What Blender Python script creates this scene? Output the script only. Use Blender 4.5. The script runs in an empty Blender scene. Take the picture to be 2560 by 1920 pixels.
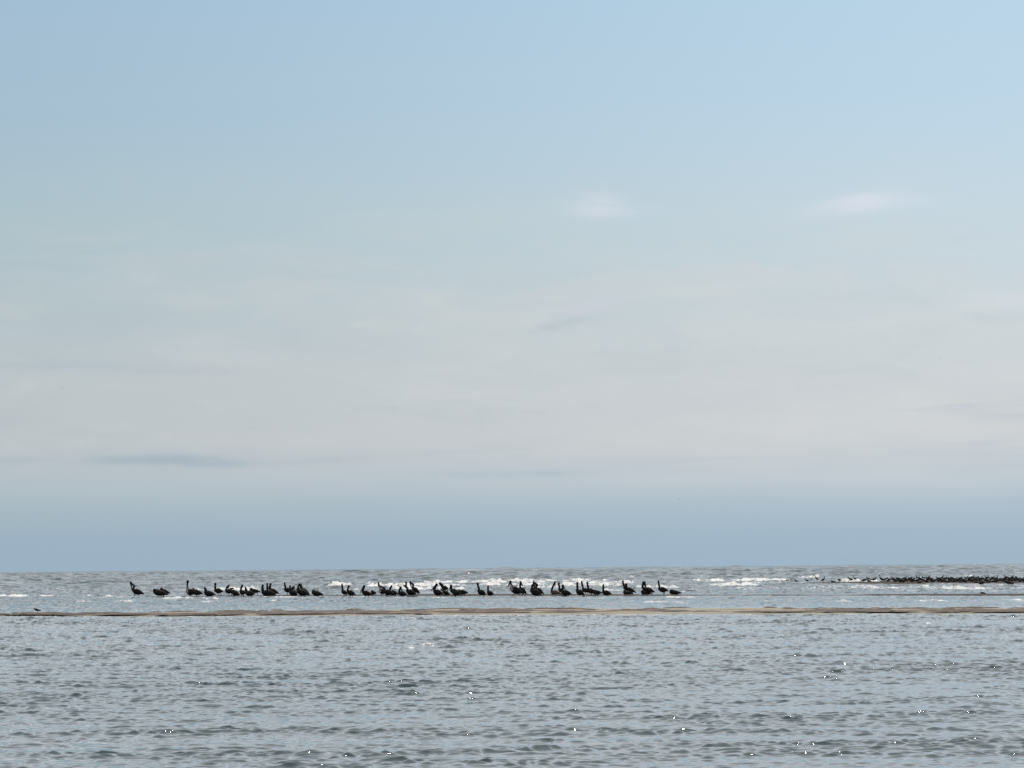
import bpy, math, random
import numpy as np
from mathutils import Vector, Matrix

random.seed(7)
sc = bpy.context.scene
col = sc.collection
R = math.radians

# ------------------------------------------------------------------ camera
CAM_H = 1.75
F_PX = 8533.0                      # focal length in photograph pixels (2560 wide)
PITCH = math.atan((1415.2 - 960) / F_PX)
ROLL = -math.atan(21.0 / 2560.0)
fwd = Vector((0, math.cos(PITCH), math.sin(PITCH)))
up0 = Vector((0, -math.sin(PITCH), math.cos(PITCH)))
rt0 = Vector((1, 0, 0))
rt = (math.cos(ROLL) * rt0 + math.sin(ROLL) * up0)
up = (-math.sin(ROLL) * rt0 + math.cos(ROLL) * up0)
cam_d = bpy.data.cameras.new("camera")
cam = bpy.data.objects.new("camera", cam_d)
col.objects.link(cam)
M = Matrix((rt, up, -fwd)).transposed().to_4x4()
M.translation = Vector((0, 0, CAM_H))
cam.matrix_world = M
cam_d.sensor_width = 36.0
cam_d.lens = 36.0 * F_PX / 2560.0
cam_d.clip_start = 0.5
cam_d.clip_end = 40000
sc.camera = cam


def ray(px, py):
    return (fwd + rt * ((px - 1280.0) / F_PX) + up * ((960.0 - py) / F_PX))


def ground(px, py, z=0.0):
    d = ray(px, py)
    t = (z - CAM_H) / d.z
    return Vector((d.x * t, d.y * t, z))


def at_depth(px, py, D):
    d = ray(px, py)
    t = D / d.y
    return Vector((d.x * t, D, CAM_H + d.z * t))


# ------------------------------------------------------------------ light
SUN_EL, SUN_AZ = 65.0, 20.0        # degrees; azimuth from +Y towards +X
sun_d = bpy.data.lights.new("sun", 'SUN')
sun_d.energy = 3.0
sun_d.angle = R(0.5)
sun_d.color = (1.0, 0.965, 0.91)
sun = bpy.data.objects.new("sun", sun_d)
col.objects.link(sun)
sdir = Vector((math.sin(R(SUN_AZ)) * math.cos(R(SUN_EL)), math.cos(R(SUN_AZ)) * math.cos(R(SUN_EL)), math.sin(R(SUN_EL))))
sun.rotation_euler = (-sdir).to_track_quat('-Z', 'Y').to_euler()
sc.view_settings.view_transform = 'Standard'
sc.view_settings.look = 'None'
sc.view_settings.exposure = 0.0
sc.view_settings.gamma = 1.0
sc.cycles.use_denoising = False


def lin(c):
    r = []
    for v in c:
        v = v / 255.0
        r.append(v / 12.92 if v <= 0.04045 else ((v + 0.055) / 1.055) ** 2.4)
    return tuple(r)


class NT:
    """small helper to write node graphs as expressions"""
    def __init__(self, tree):
        self.t = tree
        tree.nodes.clear()

    def n(self, typ, **kw):
        nd = self.t.nodes.new(typ)
        for k, v in kw.items():
            setattr(nd, k, v)
        return nd

    def put(self, sock, v):
        if isinstance(v, bpy.types.NodeSocket):
            self.t.links.new(v, sock)
        else:
            sock.default_value = v

    def m(self, op, a, b=0.0, c=0.0, clamp=False):
        nd = self.n('ShaderNodeMath', operation=op, use_clamp=clamp)
        for i, v in enumerate((a, b, c)):
            self.put(nd.inputs[i], v)
        return nd.outputs[0]

    def mix(self, f, a, b, blend='MIX'):
        nd = self.n('ShaderNodeMix', data_type='RGBA', blend_type=blend)
        self.put(nd.inputs[0], f)
        self.put(nd.inputs[6], a)
        self.put(nd.inputs[7], b)
        return nd.outputs[2]

    def step(self, v, lo, hi, a=0.0, b=1.0):
        nd = self.n('ShaderNodeMapRange', interpolation_type='SMOOTHSTEP')
        for i, q in enumerate((v, lo, hi, a, b)):
            self.put(nd.inputs[i], q)
        return nd.outputs[0]

    def ramp(self, v, stops):
        nd = self.n('ShaderNodeValToRGB')
        cr = nd.color_ramp
        cr.interpolation = 'EASE' if False else 'LINEAR'
        while len(cr.elements) < len(stops):
            cr.elements.new(0.5)
        for e, (p, c) in zip(cr.elements, stops):
            e.position = p
            e.color = (*c, 1)
        self.put(nd.inputs[0], v)
        return nd.outputs[0]

    def comb(self, x, y, z=0.0):
        nd = self.n('ShaderNodeCombineXYZ')
        for i, v in enumerate((x, y, z)):
            self.put(nd.inputs[i], v)
        return nd.outputs[0]

    def noise(self, vec, scale=1.0, detail=3.0, rough=0.5, dist=0.0):
        nd = self.n('ShaderNodeTexNoise')
        self.put(nd.inputs['Vector'], vec)
        nd.inputs['Scale'].default_value = scale
        nd.inputs['Detail'].default_value = detail
        nd.inputs['Roughness'].default_value = rough
        nd.inputs['Distortion'].default_value = dist
        return nd.outputs[0]


# ------------------------------------------------------------------ sky
world = bpy.data.worlds.new("World")
sc.world = world
world.use_nodes = True
w = NT(world.node_tree)
tc = w.n('ShaderNodeTexCoord')
sep = w.n('ShaderNodeSeparateXYZ')
w.put(sep.inputs[0], tc.outputs['Generated'])
X, Y, Z = sep.outputs
az = w.m('ARCTAN2', X, Y)                            # radians, + to the right
el = w.m('ARCSINE', w.m('MINIMUM', w.m('MAXIMUM', Z, -0.99), 0.99))
# elevation of a photograph row (radians): (1415.2 - y) / F
def E(y):
    return (1415.2 - y) / F_PX
EMAX = 0.20
warp = w.m('MULTIPLY', w.m('SUBTRACT', w.noise(w.comb(w.m('MULTIPLY', az, 9.0), w.m('MULTIPLY', el, 40.0)), 1.0, 4.0, 0.55), 0.5), 0.016)
warp = w.m('MULTIPLY', warp, w.step(el, 0.008, 0.035))
elw = w.m('DIVIDE', w.m('MAXIMUM', w.m('ADD', el, warp), 0.0), EMAX)
rowsL = [(1430, (155, 176, 192)), (1340, (156, 177, 193)), (1270, (165, 184, 193)), (1200, (177, 190, 197)), (1110, (188, 195, 199)),
         (930, (186, 195, 199)), (750, (178, 194, 199)), (520, (170, 192, 201)), (300, (164, 189, 206)), (0, (160, 188, 209)), (-290, (160, 188, 212))]
rowsR = [(1430, (160, 182, 199)), (1340, (163, 184, 200)), (1270, (174, 192, 205)), (1200, (197, 206, 212)), (1110, (205, 209, 212)),
         (930, (206, 212, 215)), (750, (203, 214, 219)), (520, (198, 216, 226)), (300, (191, 215, 231)), (0, (185, 213, 232)), (-290, (190, 214, 236))]
stL = [(max(0.0, E(y)) / EMAX, lin(c)) for y, c in rowsL]
stR = [(max(0.0, E(y)) / EMAX, lin(c)) for y, c in rowsR]
cL = w.ramp(elw, stL)
cR = w.ramp(elw, stR)
fx = w.step(az, -0.22, 0.19)
base = w.mix(fx, cL, cR)
# soft streaky veil
veil = w.noise(w.comb(w.m('MULTIPLY', az, 16.0), w.m('MULTIPLY', el, 62.0), 3.1), 1.0, 6.0, 0.58, 0.7)
veil = w.m('MULTIPLY', w.step(veil, 0.44, 0.68), w.m('MULTIPLY', w.step(el, 0.024, 0.045), w.step(el, 0.125, 0.06)))
base = w.mix(w.m('MULTIPLY', veil, 0.62), base, w.mix(fx, (*lin((190, 199, 201)), 1), (*lin((212, 216, 217)), 1)))
veil2 = w.noise(w.comb(w.m('MULTIPLY', az, 11.0), w.m('MULTIPLY', el, 110.0), 9.7), 1.0, 4.0, 0.5, 0.3)
veil2 = w.m('MULTIPLY', w.step(veil2, 0.55, 0.72), w.m('MULTIPLY', w.step(el, 0.018, 0.03), w.step(el, 0.085, 0.05)))
base = w.mix(w.m('MULTIPLY', veil2, 0.32), base, (*lin((168, 183, 196)), 1))
mot = w.noise(w.comb(w.m('MULTIPLY', az, 30.0), w.m('MULTIPLY', el, 95.0), 7.7), 1.0, 7.0, 0.62, 0.5)
motm = w.m('MULTIPLY', w.step(el, 0.02, 0.04), w.step(el, 0.115, 0.07))
base = w.mix(w.m('MULTIPLY', w.step(mot, 0.50, 0.72), w.m('MULTIPLY', motm, 0.12)), base, (*lin((222, 220, 222)), 1))
base = w.mix(w.m('MULTIPLY', w.step(mot, 0.48, 0.30), w.m('MULTIPLY', motm, 0.09)), base, (*lin((160, 176, 186)), 1))
# single clouds: soft ellipses of ragged vapour at their own bearing and height
rag = w.noise(w.comb(w.m('MULTIPLY', az, 60.0), w.m('MULTIPLY', el, 200.0), 1.3), 1.0, 5.0, 0.6, 0.5)
def puff(px, py, wx, wy, colr, amt, tilt=0.0):
    global base
    a0 = (px - 1280) / F_PX
    e0 = (1415.2 - py - (px - 1280) * 21 / 2560.0) / F_PX
    da = w.m('SUBTRACT', az, a0)
    de = w.m('SUBTRACT', w.m('SUBTRACT', el, e0), w.m('MULTIPLY', da, tilt))
    q = w.m('ADD', w.m('POWER', w.m('ABSOLUTE', w.m('DIVIDE', da, wx / F_PX)), 2.0), w.m('POWER', w.m('ABSOLUTE', w.m('DIVIDE', de, wy / F_PX)), 2.0))
    g = w.m('EXPONENT', w.m('MULTIPLY', q, -1.0))
    g = w.m('MULTIPLY', g, w.step(rag, 0.25, 0.7, 0.45, 1.15))
    base = w.mix(w.m('MULTIPLY', g, amt, clamp=True), base, (*lin(colr), 1))
puff(1500, 513, 62, 27, (214, 220, 230), 0.85)
puff(1530, 532, 110, 12, (204, 214, 226), 0.5)
puff(2165, 508, 80, 22, (222, 227, 236), 0.62, 0.08)
puff(2110, 524, 110, 22, (212, 220, 230), 0.55, 0.12)
puff(2260, 512, 90, 16, (212, 222, 233), 0.4)
puff(1480, 770, 70, 20, (205, 207, 219), 0.55, 0.25)
puff(1400, 812, 80, 14, (176, 191, 200), 0.5, 0.2)
puff(2530, 760, 110, 22, (216, 222, 228), 0.5)
puff(430, 1152, 170, 16, (158, 176, 188), 0.75)
puff(330, 1150, 90, 11, (158, 177, 189), 0.5)
puff(560, 1162, 90, 10, (166, 182, 193), 0.55)
puff(800, 1152, 130, 10, (175, 184, 196), 0.45, 0.06)
puff(40, 1155, 90, 12, (166, 182, 192), 0.5)
puff(1300, 1185, 210, 12, (172, 188, 198), 0.6)
puff(2000, 1175, 180, 9, (190, 200, 208), 0.4)
puff(430, 930, 140, 10, (175, 187, 193), 0.35)
puff(600, 1120, 320, 22, (192, 198, 203), 0.3)
puff(960, 1225, 420, 16, (186, 194, 205), 0.35)
# above the framed band: Nishita sky plus unseen bright cloud, added to lift the water reflections
sky = w.n('ShaderNodeTexSky', sky_type='NISHITA')
sky.sun_disc = False
sky.sun_elevation = R(SUN_EL)
sky.sun_rotation = R(SUN_AZ)
sky.dust_density = 1.6
high = w.mix(1.0, sky.outputs[0], (0.14, 0.14, 0.14, 1), 'MULTIPLY')
added_cloud = w.noise(w.comb(w.m('MULTIPLY', az, 3.0), w.m('MULTIPLY', el, 9.0), 5.0), 1.0, 5.0, 0.6, 0.6)
high = w.mix(w.step(added_cloud, 0.40, 0.62, 0.55, 0.92), high, (1.34, 1.33, 1.30, 1))
final = w.mix(w.step(el, 0.166, 0.215), base, high)
bg = w.n('ShaderNodeBackground')
w.put(bg.inputs[0], final)
bg.inputs[1].default_value = 1.0
out = w.n('ShaderNodeOutputWorld')
w.t.links.new(bg.outputs[0], out.inputs[0])


# ------------------------------------------------------------------ tagging helpers
def link(o, parent=None):
    col.objects.link(o)
    if parent is not None:
        o.parent = parent
    return o


def tag(o, label=None, cat=None, group=None, kind=None):
    if label: o['label'] = label
    if cat: o['category'] = cat
    if group: o['group'] = group
    if kind: o['kind'] = kind
    return o


def grid_mesh(name, P, mats, attrs=None, smooth=True):
    """P: (rows, cols, 3) array -> quad grid mesh"""
    nr, nc = P.shape[:2]
    me = bpy.data.meshes.new(name)
    me.vertices.add(nr * nc)
    me.vertices.foreach_set('co', P.reshape(-1).astype(np.float32))
    idx = np.arange(nr * nc, dtype=np.int32).reshape(nr, nc)
    q = np.stack([idx[:-1, :-1], idx[:-1, 1:], idx[1:, 1:], idx[1:, :-1]], -1).reshape(-1, 4)
    nf = q.shape[0]
    me.loops.add(nf * 4)
    me.loops.foreach_set('vertex_index', q.reshape(-1))
    me.polygons.add(nf)
    me.polygons.foreach_set('loop_start', np.arange(0, nf * 4, 4, dtype=np.int32))
    me.polygons.foreach_set('loop_total', np.full(nf, 4, dtype=np.int32))
    me.polygons.foreach_set('use_smooth', np.full(nf, smooth))
    for k, a in (attrs or {}).items():
        at = me.attributes.new(k, 'FLOAT', 'POINT')
        at.data.foreach_set('value', a.reshape(-1).astype(np.float32))
    for m_ in mats:
        me.materials.append(m_)
    me.update()
    me.validate()
    return me


def newmat(name):
    m_ = bpy.data.materials.new(name)
    m_.use_nodes = True
    return m_, NT(m_.node_tree)


def finish(nt, bsdf, bump=None):
    o = nt.n('ShaderNodeOutputMaterial')
    nt.t.links.new(bsdf, o.inputs[0])


# ------------------------------------------------------------------ materials of the setting
def water_material():
    m_, n = newmat('sea_water')
    geo = n.n('ShaderNodeNewGeometry')
    pos = geo.outputs['Position']
    foam_sheen = n.n('ShaderNodeAttribute', attribute_name='foam_sheen').outputs['Fac']
    rough = n.n('ShaderNodeAttribute', attribute_name='rough').outputs['Fac']
    calm = n.n('ShaderNodeAttribute', attribute_name='calm').outputs['Fac']
    mp = n.n('ShaderNodeMapping')
    mp.inputs['Scale'].default_value = (1.0, 0.75, 1.0)
    n.put(mp.inputs[0], pos)
    rip = n.noise(mp.outputs[0], 7.0, 4.0, 0.6, 0.3)
    bump = n.n('ShaderNodeBump')
    bump.inputs['Distance'].default_value = 0.012
    n.put(bump.inputs['Strength'], n.m('MULTIPLY', n.m('SUBTRACT', 1.0, calm), 0.06))
    n.put(bump.inputs['Height'], rip)
    p = n.n('ShaderNodeBsdfPrincipled')
    turb = n.noise(pos, 0.05, 3.0, 0.5)
    bc = n.mix(n.step(turb, 0.35, 0.65), (0.026, 0.048, 0.056, 1), (0.036, 0.055, 0.060, 1))
    n.put(p.inputs['Base Color'], bc)
    n.put(p.inputs['Roughness'], rough)
    p.inputs['IOR'].default_value = 1.333
    n.put(p.inputs['Normal'], bump.outputs[0])
    # foam, and the painted sheen beside the bars
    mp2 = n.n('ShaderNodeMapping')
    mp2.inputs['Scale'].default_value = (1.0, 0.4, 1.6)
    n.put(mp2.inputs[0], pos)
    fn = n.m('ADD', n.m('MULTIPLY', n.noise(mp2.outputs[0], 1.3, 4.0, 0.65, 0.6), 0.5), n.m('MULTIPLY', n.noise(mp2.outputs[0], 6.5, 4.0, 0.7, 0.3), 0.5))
    fm = n.step(n.m('ADD', foam_sheen, n.m('MULTIPLY', n.m('SUBTRACT', fn, 0.5), 3.2)), 0.40, 0.82)
    fm = n.m('MULTIPLY', fm, n.step(foam_sheen, 0.02, 0.15))
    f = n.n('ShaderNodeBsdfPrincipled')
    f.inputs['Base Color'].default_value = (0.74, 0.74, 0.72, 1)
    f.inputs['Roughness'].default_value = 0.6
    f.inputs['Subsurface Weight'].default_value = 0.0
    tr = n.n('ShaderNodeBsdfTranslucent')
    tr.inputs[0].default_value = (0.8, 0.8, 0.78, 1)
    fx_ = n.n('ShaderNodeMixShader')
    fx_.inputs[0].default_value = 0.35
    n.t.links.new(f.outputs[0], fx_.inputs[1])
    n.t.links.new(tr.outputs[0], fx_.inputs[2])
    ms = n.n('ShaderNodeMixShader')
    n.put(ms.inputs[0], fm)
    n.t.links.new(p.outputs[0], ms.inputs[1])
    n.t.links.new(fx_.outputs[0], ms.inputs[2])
    finish(n, ms.outputs[0])
    return m_


def sand_material(name, dry, wet, weed, weed_amt):
    m_, n = newmat(name)
    geo = n.n('ShaderNodeNewGeometry')
    pos = geo.outputs['Position']
    wetness = n.n('ShaderNodeAttribute', attribute_name='wet').outputs['Fac']
    line = n.n('ShaderNodeAttribute', attribute_name='wrack').outputs['Fac']
    big = n.noise(pos, 0.25, 4.0, 0.6)
    fine = n.noise(pos, 25.0, 3.0, 0.6)
    c = n.mix(n.step(big, 0.35, 0.65), (*dry, 1), (dry[0] * 0.86, dry[1] * 0.86, dry[2] * 0.85, 1))
    c = n.mix(n.m('MULTIPLY', n.m('SUBTRACT', fine, 0.3), 0.4, clamp=True), c, (dry[0] * 0.6, dry[1] * 0.6, dry[2] * 0.6, 1))
    c = n.mix(n.m('MULTIPLY', wetness, 0.8), c, (*wet, 1))
    mp = n.n('ShaderNodeMapping')
    mp.inputs['Scale'].default_value = (0.42, 0.55, 1.0)
    n.put(mp.inputs[0], pos)
    wn = n.noise(mp.outputs[0], 1.0, 5.0, 0.62, 0.8)
    wf = n.step(n.m('ADD', wn, n.m('MULTIPLY', line, 0.16)), 0.60, 0.66)
    c = n.mix(n.m('MULTIPLY', wf, weed_amt), c, (*weed, 1))
    p = n.n('ShaderNodeBsdfPrincipled')
    n.put(p.inputs['Base Color'], c)
    n.put(p.inputs['Roughness'], n.step(wetness, 0.0, 1.0, 0.9, 0.55))
    p.inputs['Specular IOR Level'].default_value = 0.06
    bump = n.n('ShaderNodeBump')
    bump.inputs['Distance'].default_value = 0.03
    bump.inputs['Strength'].default_value = 0.6
    n.put(bump.inputs['Height'], n.noise(pos, 6.0, 5.0, 0.6))
    n.put(p.inputs['Normal'], bump.outputs[0])
    finish(n, p.outputs[0])
    return m_


# ------------------------------------------------------------------ sandbars (edges given as ground lines)
def edge(pts, z=0.0):
    """photo points on the ground -> function giving the Y of the edge at world X (via bearing)"""
    g = [ground(px, py, z) for px, py in pts]
    b = np.array([p.x / p.y for p in g])
    r = np.array([p.y for p in g])
    return b, r


BAR1_NEAR = edge([(-900, 1546), (0, 1539.5), (400, 1541), (640, 1540), (1000, 1537.8), (1300, 1536.3), (1640, 1535), (1920, 1535.0), (2240, 1534.3), (2560, 1533.8), (3400, 1532)])
BAR1_FAR = edge([(-900, 1541), (0, 1532.8), (400, 1528.5), (640, 1525.5), (1000, 1522), (1300, 1519.3), (1640, 1518.2), (1920, 1518.0), (2240, 1518.6), (2560, 1518.6), (3400, 1520)], 0.06)
BAR2_NEAR = edge([(380, 1492.2), (560, 1490.6), (900, 1489.3), (1240, 1489.0), (1700, 1488.6), (2050, 1488.4), (2560, 1488.6), (3300, 1486)])
BAR2_FAR = edge([(380, 1492.0), (560, 1489.2), (900, 1487.4), (1240, 1486.6), (1700, 1486.8), (2050, 1486.8), (2560, 1485.8), (3300, 1483)], 0.03)
BAR3_NEAR = edge([(1940, 1457.6), (2000, 1458), (2240, 1460.5), (2400, 1459.8), (2560, 1458.5), (3300, 1456)])
BAR3_FAR = edge([(1940, 1457.3), (2000, 1456.2), (2120, 1454), (2240, 1451), (2400, 1448), (2560, 1446), (3300, 1441)], 0.05)


def bar_mesh(name, near, far, H, mat, n_across, n_along, seed, wet_all=0.0, steep=False):
    rng = np.random.RandomState(seed)
    b0, b1 = near[0][0], near[0][-1]
    b = np.linspace(b0, b1, n_along)
    rn = np.interp(b, *near)
    rf = np.interp(b, *far)
    def wob(a, f):
        s = np.zeros_like(b)
        for k in range(8):
            ff = f * (1.7 ** k)
            s += a / (1.4 ** k) * np.sin(b * ff + rng.rand() * 6.28)
        return s
    rn = rn + wob(0.18, 60)
    rf = np.maximum(rf + wob(0.5, 45), rn + 0.5)
    t = np.linspace(0, 1, n_across)
    T, B = np.meshgrid(t, b, indexing='ij')
    skirt = 2.5
    RN = rn[None, :] - skirt
    RF = rf[None, :] + skirt
    Rr = RN + (RF - RN) * T
    # distance inside bar from each edge
    dn = Rr - rn[None, :]
    df = rf[None, :] - Rr
    width = (rf - rn)[None, :]
    Hh = H * (np.clip(width / 6.0, 0.25, 1.0) if not steep else np.clip(width / 1.0, 0.2, 1.0))
    z = np.minimum(dn * (0.16 if steep else 0.035), df * (0.09 if steep else 0.03))
    z = np.where(z > 0, Hh * np.tanh(z / Hh), z * 1.2)
    nz = 0.0
    for k in range(10):
        a = rng.rand() * 6.28
        f = 0.5 * 1.35 ** k
        nz = nz + np.sin((B * Rr * math.cos(a) * 0.5 + Rr * math.sin(a)) * f + rng.rand() * 6.28) / (1.3 ** k)
    z = z + nz * 0.0035
    P = np.stack([B * Rr, Rr, z], -1)
    wet = np.clip(1.0 - np.minimum(dn, df) / 0.8, 0, 1) * 0.7 + 0.75 * np.clip((-0.02 - B) / 0.07, 0, 1)
    wet = np.maximum(wet, wet_all)
    wr = np.exp(-((dn - 2.2) / 1.6) ** 2) + 0.55 * np.exp(-((df - 2.0) / 2.0) ** 2)
    me = grid_mesh(name, P, [mat], {'wet': wet, 'wrack': wr})
    o = link(bpy.data.objects.new(name, me))
    tag(o, kind='structure')
    return o


sand = sand_material('dry_sand', (0.245, 0.222, 0.178), (0.14, 0.118, 0.088), (0.09, 0.06, 0.038), 0.3)
wetsand = sand_material('wet_sand', (0.060, 0.047, 0.036), (0.022, 0.018, 0.015), (0.02, 0.016, 0.012), 0.8)
bar_mesh('sandbar', BAR1_NEAR, BAR1_FAR, 0.07, sand, 70, 1400, 1)
bar_mesh('sandbar', BAR2_NEAR, BAR2_FAR, 0.085, wetsand, 40, 1200, 2, 0.8, True)
bar_mesh('sandbar', BAR3_NEAR, BAR3_FAR, 0.055, wetsand, 50, 700, 3, 0.2)


# wrack: flat ragged clumps of dark seaweed left on the near bar
def wrack():
    rng = random.Random(4)
    vs, fs = [], []
    def clump(cx, cy, lx, ly, h):
        n = 14
        b = len(vs)
        rad = [0.75 + 0.5 * rng.random() for _ in range(n)]
        for lvl, (sc2, hh) in enumerate(((1.0, -0.01), (0.85, 0.6), (0.45, 1.0))):
            for i in range(n):
                a = 2 * math.pi * i / n
                vs.append((cx + lx * sc2 * rad[i] * math.cos(a), cy + ly * sc2 * rad[(i * 5) % n] * math.sin(a), 0.056 + h * hh * (0.6 + 0.8 * rng.random() if lvl else 1)))
        vs.append((cx, cy, 0.056 + h))
        for lvl in range(2):
            for i in range(n):
                j = (i + 1) % n
                fs.append((b + lvl * n + i, b + lvl * n + j, b + (lvl + 1) * n + j, b + (lvl + 1) * n + i))
        for i in range(n):
            fs.append((b + 2 * n + i, b + 2 * n + (i + 1) % n, b + 3 * n))
    b0, b1 = -0.21, 0.21
    for k in range(520):
        bq = rng.uniform(b0, b1)
        rn = float(np.interp(bq, *BAR1_NEAR)); rf = float(np.interp(bq, *BAR1_FAR))
        u = rng.random()
        # the clumps lie in ragged tide lines
        t = 0.10 + 0.04 * math.sin(bq * 31) + rng.gauss(0, 0.03) if u < 0.24 else (0.30 + 0.05 * math.sin(bq * 23 + 1) + rng.gauss(0, 0.08) if u < 0.62 else rng.uniform(0.35, 0.88))
        dens = 0.5 + 0.5 * math.sin(bq * 57 + 1.3) * math.sin(bq * 21 + 0.4)
        if rng.random() > 0.25 + 0.75 * dens:
            continue
        y = rn + max(0.06, min(t, 0.97)) * (rf - rn)
        ln = rng.uniform(0.15, 0.75) * (1.6 if u < 0.33 else 1.0) * (1 if rng.random() < .8 else 1.8)
        clump(bq * y, y, ln, rng.uniform(0.2, 0.5), rng.uniform(0.018, 0.048))
    me = bpy.data.meshes.new('seaweed')
    me.from_pydata(vs, [], fs)
    m_, n = newmat('dark_seaweed')
    p = n.n('ShaderNodeBsdfPrincipled')
    f = n.noise(n.n('ShaderNodeNewGeometry').outputs['Position'], 3.0, 3.0, 0.6)
    n.put(p.inputs['Base Color'], n.mix(n.step(f, 0.35, 0.65), (0.024, 0.015, 0.009, 1), (0.060, 0.038, 0.023, 1)))
    p.inputs['Roughness'].default_value = 0.8
    finish(n, p.outputs[0])
    me.materials.append(m_)
    tag(link(bpy.data.objects.new('seaweed', me)), label='dark brown seaweed strewn in ragged lines along the near sandbar', cat='seaweed', kind='stuff')


wrack()


# ------------------------------------------------------------------ sea surface
def band(L, lo, hi, N, seed, theta0, spread, p):
    rng = np.random.RandomState(seed)
    k = np.fft.fftfreq(N, L / N) * 2 * np.pi
    KX, KY = np.meshgrid(k, k, indexing='xy')
    K = np.hypot(KX, KY)
    K[0, 0] = 1
    lam = 2 * np.pi / K
    msk = (lam >= lo) & (lam < hi)
    th = np.arctan2(KY, KX) - theta0
    D = np.abs(np.cos(th)) ** spread + 0.06
    A = (rng.randn(N, N) + 1j * rng.randn(N, N)) * msk * D * K ** (-p)
    A = np.where(np.cos(th) > 0, A, 0)
    h = np.fft.ifft2(A)
    s = np.std(h.real)
    dx = np.fft.ifft2(-1j * KX / K * A).real / s
    dy = np.fft.ifft2(-1j * KY / K * A).real / s
    return h.real / s, dx, dy


BANDS = [  # tile, lambda lo, hi, seed, main direction, spread
    (11.0, 0.11, 0.25, 11, R(-97), 1.0, 1.6),
    (27.0, 0.25, 0.65, 12, R(-84), 1.4, 1.6),
    (83.0, 0.65, 2.2, 13, R(-95), 2.5, 1.6),
    (211.0, 2.2, 6.0, 14, R(-86), 3.0, 1.8),
    (631.0, 6.0, 18.0, 15, R(-93), 4.0, 2.0),
    (1907.0, 18.0, 60.0, 16, R(-88), 4.0, 2.0),
]
TILES = [band(L, lo, hi, 512, s, t0, sp, p) for (L, lo, hi, s, t0, sp, p) in BANDS]


def sample(tile, L, x, y):
    N = 512
    u = (x / L) * N
    v = (y / L) * N
    iu = np.floor(u)
    iv = np.floor(v)
    fu = (u - iu).astype(np.float32)
    fv = (v - iv).astype(np.float32)
    iu = iu.astype(np.int64) % N
    iv = iv.astype(np.int64) % N
    iu1 = (iu + 1) % N
    iv1 = (iv + 1) % N
    res = []
    for a in tile:
        a = a.astype(np.float32)
        res.append((a[iv, iu] * (1 - fu) + a[iv, iu1] * fu) * (1 - fv) + (a[iv1, iu] * (1 - fu) + a[iv1, iu1] * fu) * fv)
    return res


def rows_list():
    r = [5.0]
    while r[-1] < 9000:
        x = r[-1]
        if x < 26: s = 0.004
        elif x < 60: s = 0.0005
        elif x < 135: s = 0.00075
        elif x < 420: s = 0.00120
        elif x < 1200: s = 0.0013
        else: s = 0.0028
        r.append(x * (1 + s))
    return np.array(r)


rr = rows_list()
b_in = np.tan(np.linspace(R(-9.6), R(9.6), 1150))
b_outL = np.tan(np.linspace(R(-34), R(-9.6), 90)[:-1])
b_outR = np.tan(np.linspace(R(9.6), R(34), 90)[1:])
bb = np.concatenate([b_outL, b_in, b_outR])
# amplitudes (metres rms) of every band against distance
AR = [5, 30, 120, 140, 200, 250, 330, 500, 1000, 2500, 9000]
AMP = [
    [.0038, .0041, .0054, .0038, .0050, .006, .008, .010, .010, .01, .01],
    [.0049, .0058, .0098, .0086, .0120, .016, .020, .025, .025, .02, .02],
    [.0034, .0042, .0084, .0080, .0160, .030, .038, .050, .055, .055, .055],
    [.0056, .0060, .0075, .0060, .0140, .036, .050, .090, .120, .13, .13],
    [.0000, .0000, .0000, .0000, .0050, .020, .050, .100, .160, .26, .26],
    [.0000, .0000, .0000, .0000, .0000, .005, .030, .070, .150, .30, .34],
]

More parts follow.
